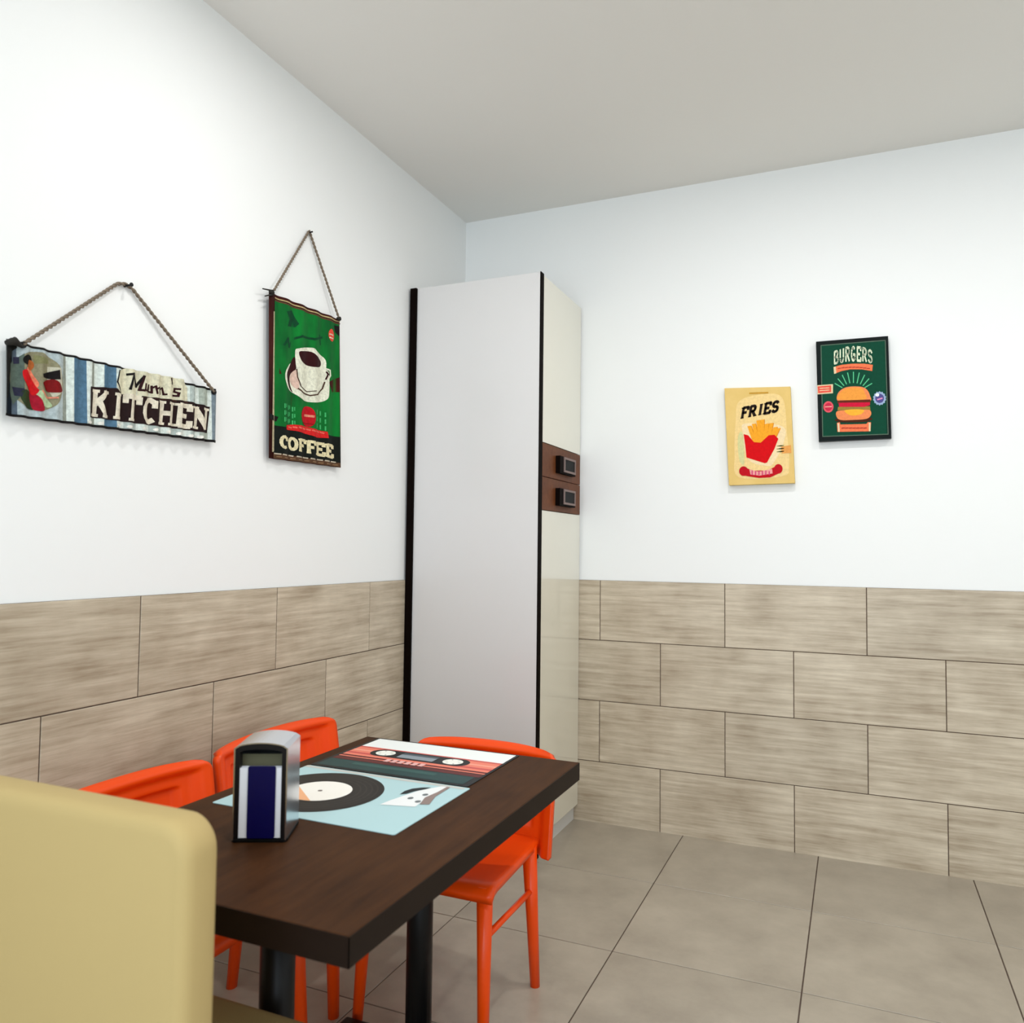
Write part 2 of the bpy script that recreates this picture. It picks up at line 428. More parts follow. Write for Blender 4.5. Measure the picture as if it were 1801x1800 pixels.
def C_(n_, rgb):   # print inks: low sheen, saturated; the tin signs are worn, the canvases hardly
    g = sum(rgb) / 3; c = tuple(min(255, max(0, g + (x - g) * 1.12)) for x in rgb)
    return mat(('tin_' if WORN else 'print_') + n_, c, .6, spec=.12, worn=WORN)
WORN = .26
CREAM, INK, RED = C_('cream', (226, 214, 190)), C_('ink', (18, 14, 14)), C_('red', (186, 24, 30))
# --- kitchen sign
xs = .021
K1, K2, K3, K4 = (9, 596), (379, 686), (379, 779), (9, 731)
fnK, cK = sign_surface(K1, K2, K3, K4, .0465, .0052, xs)
ks = thing('kitchen_sign', 'wide corrugated metal sign reading KITCHEN with a round picture, on a cord', 'sign')
plate(fnK, K1, K2, K3, K4, 190, mat('dull_galvanised_sheet', (170, 172, 168), .4, .25), ks, mat('dark_sheet_edge', (26, 28, 32), .5))
top = lambda x: 596 + (x - 9) * 90 / 370
bot = lambda x: 731 + (x - 9) * 48 / 370
cutsK = [9 + 370 * k / 190 for k in range(1, 190)]
P = Print(fnK, cutsK)
def stripe(x0, x1, M, layer=1): P.poly([(x0, top(x0) + 1), (x1, top(x1) + 1), (x1, bot(x1) - 1), (x0, bot(x0) - 1)], M, layer)
NAVY = C_('navy_rust', (14, 22, 32)); BLUE = C_('sea_blue', (84, 114, 136)); PALE = C_('pale_sheet', (214, 222, 216)); GREY = C_('grey_sheet', (142, 146, 136)); SIL = C_('silver_sheet', (176, 186, 182))
for a, b, M in ((9, 22, NAVY), (22, 30, C_('slate', (84, 96, 108))), (30, 112, C_('pale_grey', (176, 188, 190))), (112, 117, GREY), (117, 128, PALE), (128, 151, BLUE), (151, 161, PALE), (161, 167, GREY), (167, 181, PALE), (181, 203, BLUE), (203, 218, PALE), (218, 240, SIL), (240, 262, PALE), (262, 284, SIL), (284, 300, PALE), (300, 316, SIL), (316, 333, PALE), (333, 344, SIL), (344, 350, PALE), (350, 366, C_('sage_sheet', (168, 176, 166))), (366, 371, PALE), (371, 379, C_('blue_grey', (120, 132, 140)))): stripe(a, b, M)
P.line([(30, 604), (110, top(110) + 3), (200, top(200) + 2), (300, top(300) + 2), (376, top(376) + 1)], 3.6, INK, 2)
P.line([(9, 729), (110, bot(110) - 2), (240, bot(240) - 2), (378, bot(378) - 2)], 4.5, INK, 2)
for x, y in ((157, 744), (175, 746), (208, 749), (226, 752), (252, 755), (272, 757), (295, 761), (313, 764), (334, 768), (351, 770)): P.disc((x, y - 1), 4.6, 2.8, C_('white_fleck', (236, 234, 226)), 5, 10)
P.poly([(9, 598), (18, 594), (30, 601), (31, 612), (22, 618), (18, 640), (12, 700), (9, 700)], C_('black_rust', (20, 19, 16)), 3)
P.build('painted_stripes', ks)
P = Print(fnK, cutsK)
P.disc((64, 671), 48, 52, C_('khaki', (136, 132, 108)), 3, 40, .12)
P.poly([(17, 640), (40, 622), (40, 690), (24, 712), (17, 690)], C_('grey_green', (82, 94, 86)), 4)
P.poly([(84, 645), (106, 648), (111, 690), (92, 700), (84, 680)], C_('stone', (192, 190, 172)), 4)
P.poly([(60, 624), (86, 632), (86, 640), (60, 640)], C_('olive', (128, 128, 92)), 4)
P.disc((47, 633), 9.5, 9, C_('hair_black', (14, 14, 12)), 6, 16)
P.blob([(49, 634), (58, 636), (60, 645), (54, 652), (47, 646)], C_('skin_brown', (164, 96, 52)), 6.5)
P.blob([(44, 648), (52, 648), (60, 662), (66, 676), (60, 684), (48, 668)], C_('skin_pink', (222, 130, 104)), 6)
P.blob([(37, 653), (45, 651), (55, 664), (62, 680), (66, 688), (58, 696), (48, 682), (39, 668)], RED, 6.5)
P.blob([(52, 690), (62, 694), (72, 706), (78, 722), (60, 722), (54, 708)], C_('crimson', (150, 22, 44)), 6)
P.blob([(38, 686), (52, 690), (56, 712), (58, 721), (44, 716), (34, 700)], C_('bottle_green', (44, 58, 34)), 5)
P.blob([(62, 692), (72, 688), (88, 708), (90, 716), (80, 716), (66, 704)], C_('celadon', (178, 198, 160)), 5.5)
P.poly([(72, 658), (102, 651), (104, 668), (92, 668), (74, 664)], INK, 6)
P.blob([(74, 672), (94, 668), (108, 682), (108, 690), (86, 690), (76, 680)], C_('maroon', (112, 18, 20)), 6)
P.line([(72, 688), (84, 700), (98, 700)], 3, C_('salmon', (212, 138, 116)), 6)
P.poly([(22, 680), (40, 684), (36, 698), (26, 696)], C_('ink_blue', (40, 40, 58)), 5)
P.poly([(24, 628), (33, 628), (33, 640), (24, 640)], C_('ink_blue', (40, 40, 58)), 5)
P.build('round_picture', ks)
P = Print(fnK, cutsK)
P.poly([(208, 652), (222, 648), (322, 668), (330, 682), (330, 706), (208, 694), (203, 676)], C_('plaque', (212, 208, 184)), 3)
P.line([(208, 652), (204, 672), (212, 692)], 2.2, INK, 4)
P.line([(208, 694), (330, 708)], 1.6, C_('brown_line', (70, 44, 36)), 4)
DKR = C_('dark_maroon', (44, 14, 18))
def sc_(pts, w_=3): P.line(pts, w_, INK if pts[0][0] < 250 else DKR, 5)
sc_([(224, 659), (234, 658), (227, 684)], 4); sc_([(234, 658), (240, 680), (251, 663)], 4); sc_([(251, 663), (245, 686), (251, 687)], 4)
sc_([(254, 676), (253, 686), (257, 688), (262, 678)]); sc_([(262, 678), (261, 689), (265, 690)])
sc_([(267, 680), (267, 691)]); sc_([(267, 683), (272, 680), (274, 692)]); sc_([(274, 684), (279, 682), (281, 693)]); sc_([(281, 685), (286, 683), (288, 694), (291, 694)])
sc_([(300, 667), (302, 675)], 4)
sc_([(314, 685), (308, 684), (307, 689), (313, 692), (312, 697), (305, 696)], 3.4)
kw = quadwarp((164, 687), (366, 721), (363, 755), (161, 730))
P.build('script_lettering', ks); P = Print(fnK, cutsK)
P.poly([(157, 680), (203, 683), (212, 693), (330, 706), (369, 716), (365, 762), (300, 753), (157, 734)], C_('warm_black', (34, 18, 18)), 4)
P.word(word('KITCHEN', .22, .15, .12, .14), kw, C_('letter_cream', (220, 212, 194)), 6)
P.build('lettering', ks)
for a in ((40, 607), (376, 690)):
    p = hit(*a, 0, xs + .005); bm = bmesh.new(); tube(bm, [p + Vector((-.003, 0, 0)), p + Vector((.0045, 0, 0))], [.009, .008], 12); obj('grommet', bm, BLACKM, ks)
a, b, c = hit(40, 606, 0, .028), hit(222, 500, 0, .008), hit(377, 690, 0, .028)
cord(ks, [a, b + Vector((0, -.03, -.008)), b, b + Vector((0, .025, -.010)), c], .0052)
bm = bmesh.new(); tube(bm, [b + Vector((-.008, 0, -.006)), b + Vector((.02, 0, -.004))], .003, 8); tube(bm, [b + Vector((.02, 0, -.004)), b + Vector((.023, 0, -.004))], .006, 10); obj('nail', bm, BLACKM, ks)
bm = bmesh.new(); p = hit(24, 603, 0, .030); tube(bm, [p + Vector((0, -.02, -.006)), p + Vector((.004, 0, .004)), p + Vector((0, .02, -.004))], [.006, .011, .005], 8); obj('knot', bm, mat('dark_knot', (30, 26, 20), .9), ks)
settle(ks, (0, (cK[0].y + cK[1].y) / 2, cK[3].z))

# --- coffee sign
C1, C2, C3, C4 = (472, 513), (597, 562), (598, 823), (472, 806)
fnC, cC = sign_surface(C1, C2, C3, C4, .088, .0042, xs)
cs = thing('coffee_sign', 'tall green corrugated metal sign with a white cup reading COFFEE, on a cord', 'sign')
GRN = streak_mat('print_scuffed_green', (0, 60, 28), (0, 132, 46), (8, 8, 3), .55, spec=.12, bump=.05)
RUST = streak_mat('rusty_brown_rim', (34, 12, 11), (74, 26, 20), (8, 8, 8), .7, spec=.1)
plate(fnC, C1, C2, C3, C4, 90, RUST, cs, mat('rust_edge', (50, 28, 22), .6))
cutsC = [472 + 126 * k / 90 for k in range(1, 90)]
P = Print(fnC, cutsC)
P.poly([(483, 527), (596, 570), (596, 771), (483, 748)], GRN, 1)
P.poly([(480, 548), (483, 548), (483, 795), (479, 795)], C_('old_cream', (176, 166, 138)), 2)
P.poly([(482, 748), (596, 769), (597, 815), (481, 796)], C_('charcoal_green', (12, 18, 14)), 2)
P.line([(476, 733), (484, 736)], 9, INK, 3)
P.poly([(482, 797), (597, 815), (597, 822), (482, 806)], C_('umber', (86, 62, 44)), 2)
for k in range(9):
    x = 484 + k * 12.4; y = 799.5 + (x - 482) * .145
    P.line([(x, y - 2), (x + 8 - (k % 3), y - .8)], 2.2, C_('caption', (188, 178, 160)), 3)
    P.line([(x + 3, y + 3.4), (x + 9, y + 4.2)], 1.4, C_('caption_dim', (140, 112, 84)), 3)
P.line([(484, 524), (540, 545), (596, 566)], 2.2, C_('twist', (178, 158, 118)), 3)
P.line([(484, 528), (540, 549), (596, 570)], 2.4, C_('umber', (86, 62, 44)), 2)
DG = C_('dark_green', (2, 62, 36)); MG = C_('mint_text', (70, 168, 104))
P.poly([(502, 548), (514, 546), (520, 560), (525, 570), (520, 576), (504, 574), (508, 562)], DG, 2)
P.line([(499, 606), (505, 596), (508, 610), (517, 596), (530, 592), (552, 597), (566, 594)], 4, DG, 2)
P.line([(562, 590), (564, 606)], 2.5, DG, 2)
P.line([(486, 640), (490, 655)], 7, RUST, 2); P.poly([(576, 672), (596, 664), (596, 690), (584, 690)], RUST, 2)
P.poly([(588, 572), (596, 574), (596, 592), (590, 584)], INK, 2)
P.disc((582, 590), 6, 11, C_('coral', (222, 84, 66)), 3, 18, .3)
P.line([(578, 588), (585, 590)], 2, CREAM, 4); P.line([(578, 594), (585, 596)], 2, CREAM, 4)
P.build('painted_board', cs)
P = Print(fnC, cutsC)
WH = C_('cup_white', (226, 226, 208)); COF = C_('coffee_brown', (46, 8, 12)); PK = C_('pinkish', (214, 186, 172))
P.blob([(513, 639), (505, 645), (500, 655), (500, 668), (506, 683), (519, 694), (533, 704), (548, 708), (566, 707), (575, 701), (577, 690), (577, 664), (574, 652), (560, 650), (522, 648)], WH, 3)
P.blob([(518, 628), (520, 650), (513, 656), (509, 664), (510, 676), (515, 690), (509, 683), (504, 670), (503, 656), (509, 644)], COF, 4)
P.blob([(512, 658), (521, 652), (524, 684), (514, 678), (510, 668)], PK, 4)
P.blob([(519, 620), (525, 613), (548, 612), (556, 619), (571, 632), (572, 652), (569, 672), (562, 684), (550, 690), (538, 688), (528, 680), (522, 662)], WH, 5)
P.blob([(524, 620), (532, 618), (546, 619), (556, 627), (564, 636), (563, 645), (551, 646), (538, 642), (528, 635)], COF, 6)
P.line([(523, 684), (532, 691), (545, 696), (558, 694), (567, 684), (570, 673)], 2.2, C_('outline_brown', (78, 58, 48)), 6)
P.line([(528, 681), (540, 689), (554, 688)], 1.4, C_('outline_brown', (78, 58, 48)), 6)
P.line([(570, 648), (578, 652), (579, 661), (573, 671), (567, 675)], 2.6, WH, 5.5)
P.line([(573, 655), (575, 659), (572, 667)], 2.4, COF, 5.2)
P.line([(521, 650), (522, 664), (527, 680)], 1.5, C_('outline_brown', (78, 58, 48)), 6)
P.build('cup_picture', cs)
P = Print(fnC, cutsC)
P.disc((541, 733), 12.5, 18, C_('badge_red', (172, 22, 34)), 4, 24, .2)
P.line([(537, 731), (549, 733)], 4, C_('coral_text', (214, 140, 116)), 5)
P.line([(533, 744), (549, 747)], 1.4, C_('darkred', (120, 12, 20)), 5)
P.build('badge', cs); P = Print(fnC, cutsC)
P.poly([(502, 748), (516, 747), (532, 749), (560, 757), (574, 760), (576, 771), (556, 770), (540, 764), (518, 758), (502, 756)], C_('ribbon_red', (200, 40, 40)), 5)
for k in range(8):
    x = 508 + k * 8; P.line([(x, 751.5 + max(0, x - 522) * .22), (x + 4, 752.5 + max(0, x - 520) * .22)], 2.5, C_('ribbon_text', (226, 110, 96)), 6)
P.build('ribbon', cs); P = Print(fnC, cutsC)
for r_ in range(3):
    for k in range(3):
        x, y = 499 + k * 8, 711 + r_ * 12 + k * 3
        P.line([(x, y), (x, y + 6)], 2.2, MG, 3); P.line([(x + 3, y), (x + 3, y + 5)], 1.3, MG, 3)
        x, y = 557 + k * 7, 722 + r_ * 12 + k * 2.5
        P.line([(x, y), (x, y + 6)], 2, MG, 3)
cp_ = P.build('caption', cs); cp_['kind'] = 'stuff'; P = Print(fnC, cutsC)
cw = quadwarp((491, 767), (586, 785), (586, 805), (491, 786))
P.word(word('COFFEE', .26, .12, .16, .08), cw, C_('coffee_letters', (224, 214, 176)), 5)
P.build('lettering', cs)
a, b, c = hit(482, 511, 0, .030), hit(544, 406, 0, .008), hit(596, 560, 0, .030)
cord(cs, [a, b + Vector((0, -.008, -.012)), b, b + Vector((0, .008, -.012)), c], .0048)
bm = bmesh.new(); tube(bm, [b + Vector((-.008, 0, -.008)), b + Vector((.016, 0, -.006))], .003, 8); obj('nail', bm, BLACKM, cs)
KN = mat('dark_knot', (26, 16, 12), .9, spec=.1)
for p in ((479, 514), (597, 561)):
    bm = bmesh.new()
    p = hit(*p, 0, .031); tube(bm, [p + Vector((-.004, -.012, 0)), p, p + Vector((-.004, .012, 0))], [.004, .010, .004], 7)
    obj('knot', bm, KN, cs)
for p, q in (((481, 512), (462, 508)), ((480, 518), (466, 521))):
    bm = bmesh.new(); tube(bm, [hit(*p, 0, .030), hit(*q, 0, .032)], [.0035, .0022], 5)
    obj('cord_end', bm, KN, cs)
settle(cs, (0, (cC[0].y + cC[1].y) / 2, cC[3].z))

# ------------------------------------------------------------------ canvas posters (right wall)
WORN = .12
def canvas(root, quad, th, Mf, Me, name='canvas'):
    q = [hit(*p, 1, -th) for p in quad]; bm = bmesh.new()
    f_ = [bm.verts.new(p) for p in q]; bk = [bm.verts.new(p + Vector((0, th - .001, 0))) for p in q]
    bm.faces.new(f_); e = bm.faces.new(bk[::-1]); e.material_index = 1
    for i in range(4): bm.faces.new((f_[i], bk[i], bk[(i + 1) % 4], f_[(i + 1) % 4])).material_index = 1
    bmesh.ops.recalc_face_normals(bm, faces=bm.faces)
    bmesh.ops.bevel(bm, geom=list(bm.edges), offset=.0015, segments=2, profile=.5, affect='EDGES')
    return obj(name, bm, [Mf, Me], root), q
th = .034
fnW = lambda px, py, layer: hit(px, py, 1, -th - .0004) + Vector((0, -.0004 * layer, 0))
fr = thing('fries_poster', 'small yellow canvas poster reading FRIES over a red carton of chips', 'poster')
YEL = streak_mat('print_aged_yellow', (214, 178, 92), (234, 200, 124), (6, 6, 6), .6, bump=.03)
_, qf = canvas(fr, [(1274, 683), (1390, 680), (1398, 850), (1282, 854)], th, YEL, mat('yellow_canvas_edge', (206, 186, 120), .7))
P = Print(fnW)
P.blob([(1300, 706), (1340, 694), (1376, 700), (1384, 760), (1388, 820), (1376, 838), (1300, 840), (1292, 800), (1294, 740)], C_('pale_straw', (236, 208, 150)), 1)
P.blob([(1306, 760), (1312, 745), (1376, 750), (1378, 780), (1362, 812), (1350, 820), (1316, 808)], C_('paler_straw', (240, 218, 178)), 2)
P.blob([(1298, 770), (1306, 762), (1309, 815), (1300, 808)], C_('sage_tint', (212, 208, 156)), 2)
P.line([(1319, 692), (1350, 691)], 2.6, C_('ochre', (190, 146, 60)), 2)
for k in range(9): P.line([(1367 + k % 3 * 3, 785 + k // 3 * 5), (1374 + k % 3 * 2, 784 + k // 3 * 5)], 1.6, C_('sage_ink', (150, 148, 92)), 3)
P.poly([(1374, 786), (1391, 783), (1392, 797), (1375, 798)], C_('peach_tag', (222, 160, 92)), 3)
P.build('background_print', fr)
P = Print(fnW); GO = C_('chip_gold', (236, 164, 52)); GO2 = C_('chip_amber', (206, 132, 28)); CR = C_('carton_red', (200, 8, 18))
for k, (x, y, s) in enumerate(((1318, 750, 0), (1326, 746, 1), (1334, 740, 0), (1341, 739, 1), (1349, 746, 0), (1357, 745, 1), (1364, 752, 0), (1369, 754, 1))):
    P.poly([(x - 3.6, y), (x + 3.6, y - 1), (x * .55 + 1342 * .45 + 3.6, 782), (x * .55 + 1342 * .45 - 3.6, 782)], GO, 3 + k * .15)
    P.line([(x + 3.6, y), (x * .55 + 1342 * .45 + 3.4, 780)], 1.2, GO2, 3.1 + k * .15)
P.poly([(1308, 764), (1316, 766), (1326, 778), (1338, 779), (1352, 766), (1362, 765), (1369, 772), (1362, 790), (1349, 814), (1345, 815), (1313, 805), (1311, 785)], CR, 5)
P.build('carton_picture', fr)
P = Print(fnW)
P.disc((1308, 829), 8, 8.5, C_('ribbon_crimson', (180, 14, 32)), 5, 18); P.disc((1369, 825), 7.5, 8.5, C_('ribbon_crimson', (180, 14, 32)), 5, 18)
P.poly([(1308, 822), (1325, 828), (1350, 828), (1369, 818), (1372, 832), (1355, 840), (1335, 841), (1315, 838), (1306, 836)], C_('ribbon_crimson', (180, 14, 32)), 5.2)
P.poly([(1318, 826), (1335, 830), (1358, 825), (1359, 833), (1336, 837), (1320, 835)], C_('ribbon_pink', (232, 164, 158)), 6)
for k in range(6): P.line([(1323 + k * 6, 829 + (k % 2)), (1323 + k * 6, 835)], 2, C_('ribbon_magenta', (200, 70, 120)), 7)
P.build('ribbon', fr); P = Print(fnW)
fwp = lambda s, t: (1304 + 66 * s + (t - .5) * 1.5, 736 - 13 * s - 17.5 * t)
P.word(word('FRIES', .27, .14, .12, .10, .08), fwp, C_('fries_black', (34, 24, 20)), 5)
P.build('lettering', fr)
settle(fr, ((qf[2].x + qf[3].x) / 2, 0, qf[3].z))

bu = thing('burger_poster', 'dark green canvas poster with black edges reading BURGERS over a stacked burger', 'poster')
BG = C_('forest_green', (4, 64, 46))
_, qb = canvas(bu, [(1435, 601), (1562, 591), (1568, 771), (1440, 777)], th, mat('print_black_border', (22, 28, 28), .6, spec=.08), mat('black_canvas_edge', (16, 17, 18), .6))
P = Print(fnW)
P.poly([(1443, 609), (1556, 600), (1560, 763), (1447, 769)], BG, 1)
GL2 = C_('grey_line', (92, 112, 96))
P.line([(1444, 608), (1556, 599)], 1.4, GL2, 2); P.line([(1447, 768), (1561, 764)], 1.4, GL2, 2); P.line([(1444, 608), (1447, 768)], 1.4, GL2, 2); P.line([(1557, 599), (1562, 764)], 1.4, GL2, 2)
RY_ = C_('ray_green', (96, 190, 140))
for k in range(9):
    a = radians(22 + k * 17); P.line([(1501 + 20 * cos(a) * 1.1, 690 - 14 * sin(a) - 3), (1501 + 33 * cos(a) * 1.05, 690 - 32 * sin(a) - 3)], 1.7, RY_, 2)
P.build('background_print', bu)
P = Print(fnW); BUN = C_('bun', (232, 156, 74)); BUN2 = C_('bun_pink', (228, 140, 92))
P.blob([(1500, 706), (1475, 706), (1472, 697), (1477, 688), (1487, 682), (1500, 680), (1516, 681), (1525, 686), (1530, 696), (1530, 706)], BUN2, 3)
P.blob([(1475, 703), (1476, 693), (1486, 685), (1502, 682), (1516, 684), (1521, 692), (1521, 703)], BUN, 4)
P.poly([(1473, 705), (1531, 703), (1531, 709), (1473, 710)], C_('meat', (96, 40, 24)), 5)
P.poly([(1475, 709), (1530, 708), (1530, 713), (1520, 716), (1476, 716)], C_('tomato', (196, 26, 62)), 6)
P.poly([(1474, 716), (1530, 715), (1531, 722), (1473, 722)], C_('lettuce', (150, 124, 62)), 5)
P.blob([(1472, 724), (1486, 722), (1502, 721.5), (1518, 721), (1530, 722), (1532, 730), (1524, 737), (1502, 739), (1478, 739), (1471, 732)], BUN2, 6)
P.blob([(1486, 722), (1518, 721), (1514, 729), (1496, 731)], C_('cheese', (246, 176, 66)), 7)
P.blob([(1472, 737), (1530, 735), (1524, 742), (1479, 743)], C_('plate_brown', (66, 32, 16)), 4)
P.build('burger_picture', bu)
P = Print(fnW); CO = C_('banner_coral', (230, 124, 86)); PAL = C_('banner_cream', (226, 206, 170))
P.poly([(1466, 646), (1480, 642), (1500, 640), (1520, 640), (1535, 642), (1534, 653), (1516, 650), (1495, 650), (1480, 653), (1467, 658)], CO, 3)
P.poly([(1466, 646), (1470, 645), (1471, 657), (1467, 658)], PAL, 4)
for k in range(9): P.line([(1474 + k * 6.4, 649.5 - 3.2 * sin(pi * (k + 1) / 10)), (1478 + k * 6.4, 649.2 - 3.2 * sin(pi * (k + 1.3) / 10))], 1.7, C_('banner_dark', (170, 60, 48)), 4)
P.build('banner', bu); P = Print(fnW)
P.poly([(1472, 744), (1477, 743), (1478, 747), (1524, 746), (1526, 743), (1532, 743), (1531, 759), (1473, 760)], CO, 5)
P.poly([(1473, 745), (1476, 745), (1477, 760), (1474, 760)], PAL, 6); P.poly([(1528, 744), (1531, 744), (1531, 759), (1528, 759)], PAL, 6)
for k in range(7): P.line([(1481 + k * 6.4, 753.5), (1485 + k * 6.4, 753.2)], 2, C_('banner_dark', (170, 60, 48)), 6)
P.build('banner', bu); P = Print(fnW)
P.poly([(1437, 678), (1465, 676), (1465, 692), (1438, 694)], PAL, 3); P.poly([(1438, 680), (1462, 678), (1462, 690), (1439, 692)], C_('tag_red', (220, 92, 78)), 4)
for r_ in range(2): P.line([(1442, 683.5 + 4 * r_), (1458, 682.5 + 4 * r_)], 1.3, PAL, 5)
P.build('label_tag', bu); P = Print(fnW)
P.disc((1457, 716), 9, 10, C_('rose', (214, 96, 104)), 3, 20); P.disc((1457, 716), 6.4, 7.2, C_('deep_rose', (190, 46, 74)), 4, 18); P.line([(1452, 716), (1462, 715.5)], 2, C_('rose_cream', (232, 160, 150)), 5)
P.build('badge', bu); P = Print(fnW)
star = []
for k in range(28):
    a = 2 * pi * k / 28; r_ = 12 if k % 2 else 10.4; star.append((1547 + r_ * cos(a), 701 + r_ * 1.06 * sin(a)))
P.poly(star, C_('badge_lilac', (156, 176, 204)), 3); P.disc((1547, 701), 7.8, 8.2, C_('badge_blue', (84, 80, 134)), 4, 18)
P.disc((1543, 695), 3.4, 3, C_('badge_white', (236, 240, 244)), 5, 12); P.line([(1544, 703), (1551, 701)], 2.4, C_('badge_pink', (220, 150, 190)), 5)
P.build('badge', bu); P = Print(fnW)
def bw(s, t):
    x = 1466.5 + 68 * s; ar = sin(pi * min(1, max(0, s)))
    return (x, (640 - 2 * s - 4.5 * ar) - t * (20 + 3.5 * ar))
P.word(word('BURGERS', .2, 0, 0, .16), bw, C_('burger_letters', (224, 232, 204)), 4)
P.build('lettering', bu)
settle(bu, ((qb[2].x + qb[3].x) / 2, 0, qb[3].z))

# ------------------------------------------------------------------ table
TZ = FLOOR + .75
X0, X1, Y0, Y1 = .531, 1.241, -2.80, -1.684
tb = thing('dining_table', 'dark wood rectangular table between the orange chairs', 'table')
tp = obj('tabletop', B((X0 + .0015, Y0 + .0015, TZ - .05), (X1 - .0015, Y1 - .0015, TZ), .0012, 1), TABLEW, tb)
bm = bmesh.new(); box(bm, (X0, Y0, TZ - .049), (X0 + .0014, Y1, TZ - .001)); box(bm, (X1 - .0014, Y0, TZ - .049), (X1, Y1, TZ - .001))
box(bm, (X0, Y0, TZ - .049), (X1, Y0 + .0014, TZ - .001)); box(bm, (X0, Y1 - .0014, TZ - .049), (X1, Y1, TZ - .001))
obj('edge_band', bm, TEDGE, tb)
xm = (X0 + X1) / 2
for y in (Y1 - .27, Y0 + .27):
    bm = bmesh.new(); tube(bm, [(xm, y, FLOOR + .03), (xm, y, TZ - .055)], .035, 16); obj('column', bm, BLACKM, tb, loc=None)
    obj('foot', B((xm - .25, y - .035, FLOOR + .003), (xm + .25, y + .035, FLOOR + .032), .006), BLACKM, tb)
    obj('bracket', B((xm - .2, y - .03, TZ - .06), (xm + .2, y + .03, TZ - .0505), .002), BLACKM, tb)
settle(tb, (xm, (Y0 + Y1) / 2, FLOOR))

# printed placemats
G = lambda n_, rgb: mat('mat_' + n_, rgb, .4, spec=.15)
fnT = lambda x, y, layer: Vector((x, y, TZ + .0021 + .0002 * layer))
def placemat(name, label, x0, y0, x1, y1, base):
    t = thing(name, label, 'placemat', 'printed placemats on the dark table')
    obj('mat_sheet', rbox((x0, y0, TZ + .0004), (x1, y1, TZ + .002), .006, 2, 4, 0), base, t); return t
mx0, mx1 = .578, 1.062
pm = placemat('placemat', 'placemat printed with a white, coral and black cassette tape', mx0, -2.035, mx1, -1.695, G('black', (20, 24, 26)))
P = Print(fnT)
P.rect(mx0 + .012, -1.800, mx1 - .008, -1.703, G('white', (238, 242, 240)), 1)
P.rect(mx0 + .012, -1.920, mx1 - .008, -1.800, G('coral', (232, 128, 106)), 1)
P.rect(mx0 + .012, -1.812, mx1 - .008, -1.802, G('red', (200, 82, 78)), 2)
P.rect(mx0 + .012, -1.850, mx1 - .008, -1.838, G('light_coral', (240, 160, 136)), 2)
P.rect(mx0 + .012, -1.882, mx1 - .008, -1.868, G('red', (200, 82, 78)), 2)
P.rect(mx0 + .012, -1.912, mx1 - .008, -1.900, G('dark_red', (92, 30, 30)), 2)
P.rect(mx0 + .012, -1.950, mx1 - .008, -1.925, G('dark_red', (92, 30, 30)), 1)
P.rect(mx0 + .012, -2.022, mx1 - .02, -1.952, G('dark_teal', (28, 62, 62)), 1)
P.rect(mx0 + .10, -1.985, mx0 + .36, -1.965, G('teal', (46, 84, 80)), 2)
P.build('cassette_body_print', pm)
P = Print(fnT)
def stad(x0_, x1_, yc, r_, M, l):
    P.poly([(x1_ - r_ + r_ * cos(radians(a)), yc + r_ * sin(radians(a))) for a in range(-90, 91, 15)] + [(x0_ + r_ + r_ * cos(radians(a)), yc + r_ * sin(radians(a))) for a in range(90, 271, 15)], M, l)
KB = G('ink', (14, 18, 20)); KW = G('reel_white', (240, 242, 232))
stad(.655, .972, -1.846, .036, KB, 3); P.rect(.752, -1.870, .868, -1.822, G('window_grey', (140, 150, 158)), 4); P.rect(.752, -1.838, .868, -1.822, G('window_dark', (70, 84, 92)), 5)
for x in (.702, .922):
    P.disc((x, -1.846), .030, .027, KW, 5)
    for k in range(6): P.line([(x + .018 * cos(k * pi / 3), -1.846 + .018 * sin(k * pi / 3)), (x + .024 * cos(k * pi / 3), -1.846 + .024 * sin(k * pi / 3))], .004, G('tooth', (190, 190, 184)), 6)
for k in range(6): P.rect(.742 + k * .022, -1.925, .757 + k * .022, -1.898, G('caption_pink', (226, 176, 172)), 4)
P.build('cassette_reel_print', pm)
settle(pm, ((mx0 + mx1) / 2, -1.865, TZ))
pm = placemat('placemat', 'placemat printed with a black record on a pale blue turntable', mx0, -2.40, mx1 + .012, -2.042, G('pale_blue', (176, 208, 212)))
P = Print(fnT)
P.rect(mx0, -2.060, mx1, -2.046, G('pale_grey', (196, 196, 190)), 1)
rc = (.752, -2.222)
P.disc(rc, .156, .156, G('vinyl', (26, 22, 20)), 2, 64)
for r_ in (.142, .128, .114, .100):
    P.disc(rc, r_, r_, G('groove_%d' % (r_ * 1000), (44, 38, 34)), 3 + (.15 - r_) * 20, 64); P.disc(rc, r_ - .004, r_ - .004, G('vinyl', (26, 22, 20)), 3.1 + (.15 - r_) * 20, 64)
P.disc(rc, .078, .078, G('label_white', (244, 240, 232)), 5, 48)
P.poly([(rc[0] + .078 * cos(radians(a)), rc[1] + .078 * sin(radians(a))) for a in range(170, 291, 10)], G('label_peach', (240, 178, 132)), 6)
P.disc(rc, .006, .006, G('spindle', (120, 110, 104)), 7, 14)
P.build('record_print', pm)
P = Print(fnT)
tt = lambda *p: [tuple(hit(*q, 2, TZ + .002)[:2]) for q in p]
P.poly(tt((703, 1398), (712, 1392), (725, 1388), (742, 1386), (758, 1386), (748, 1389), (728, 1393), (715, 1397)), G('tonearm_black', (14, 26, 30)), 3)
P.poly(tt((786, 1385), (776, 1384), (735, 1392), (685, 1409), (668, 1416), (730, 1420), (752, 1404)), G('tonearm_white', (234, 236, 236)), 3)
P.poly(tt((786, 1385), (770, 1394), (747, 1404), (738, 1416), (755, 1416), (766, 1402), (792, 1386)), G('tonearm_brown', (140, 122, 116)), 4)
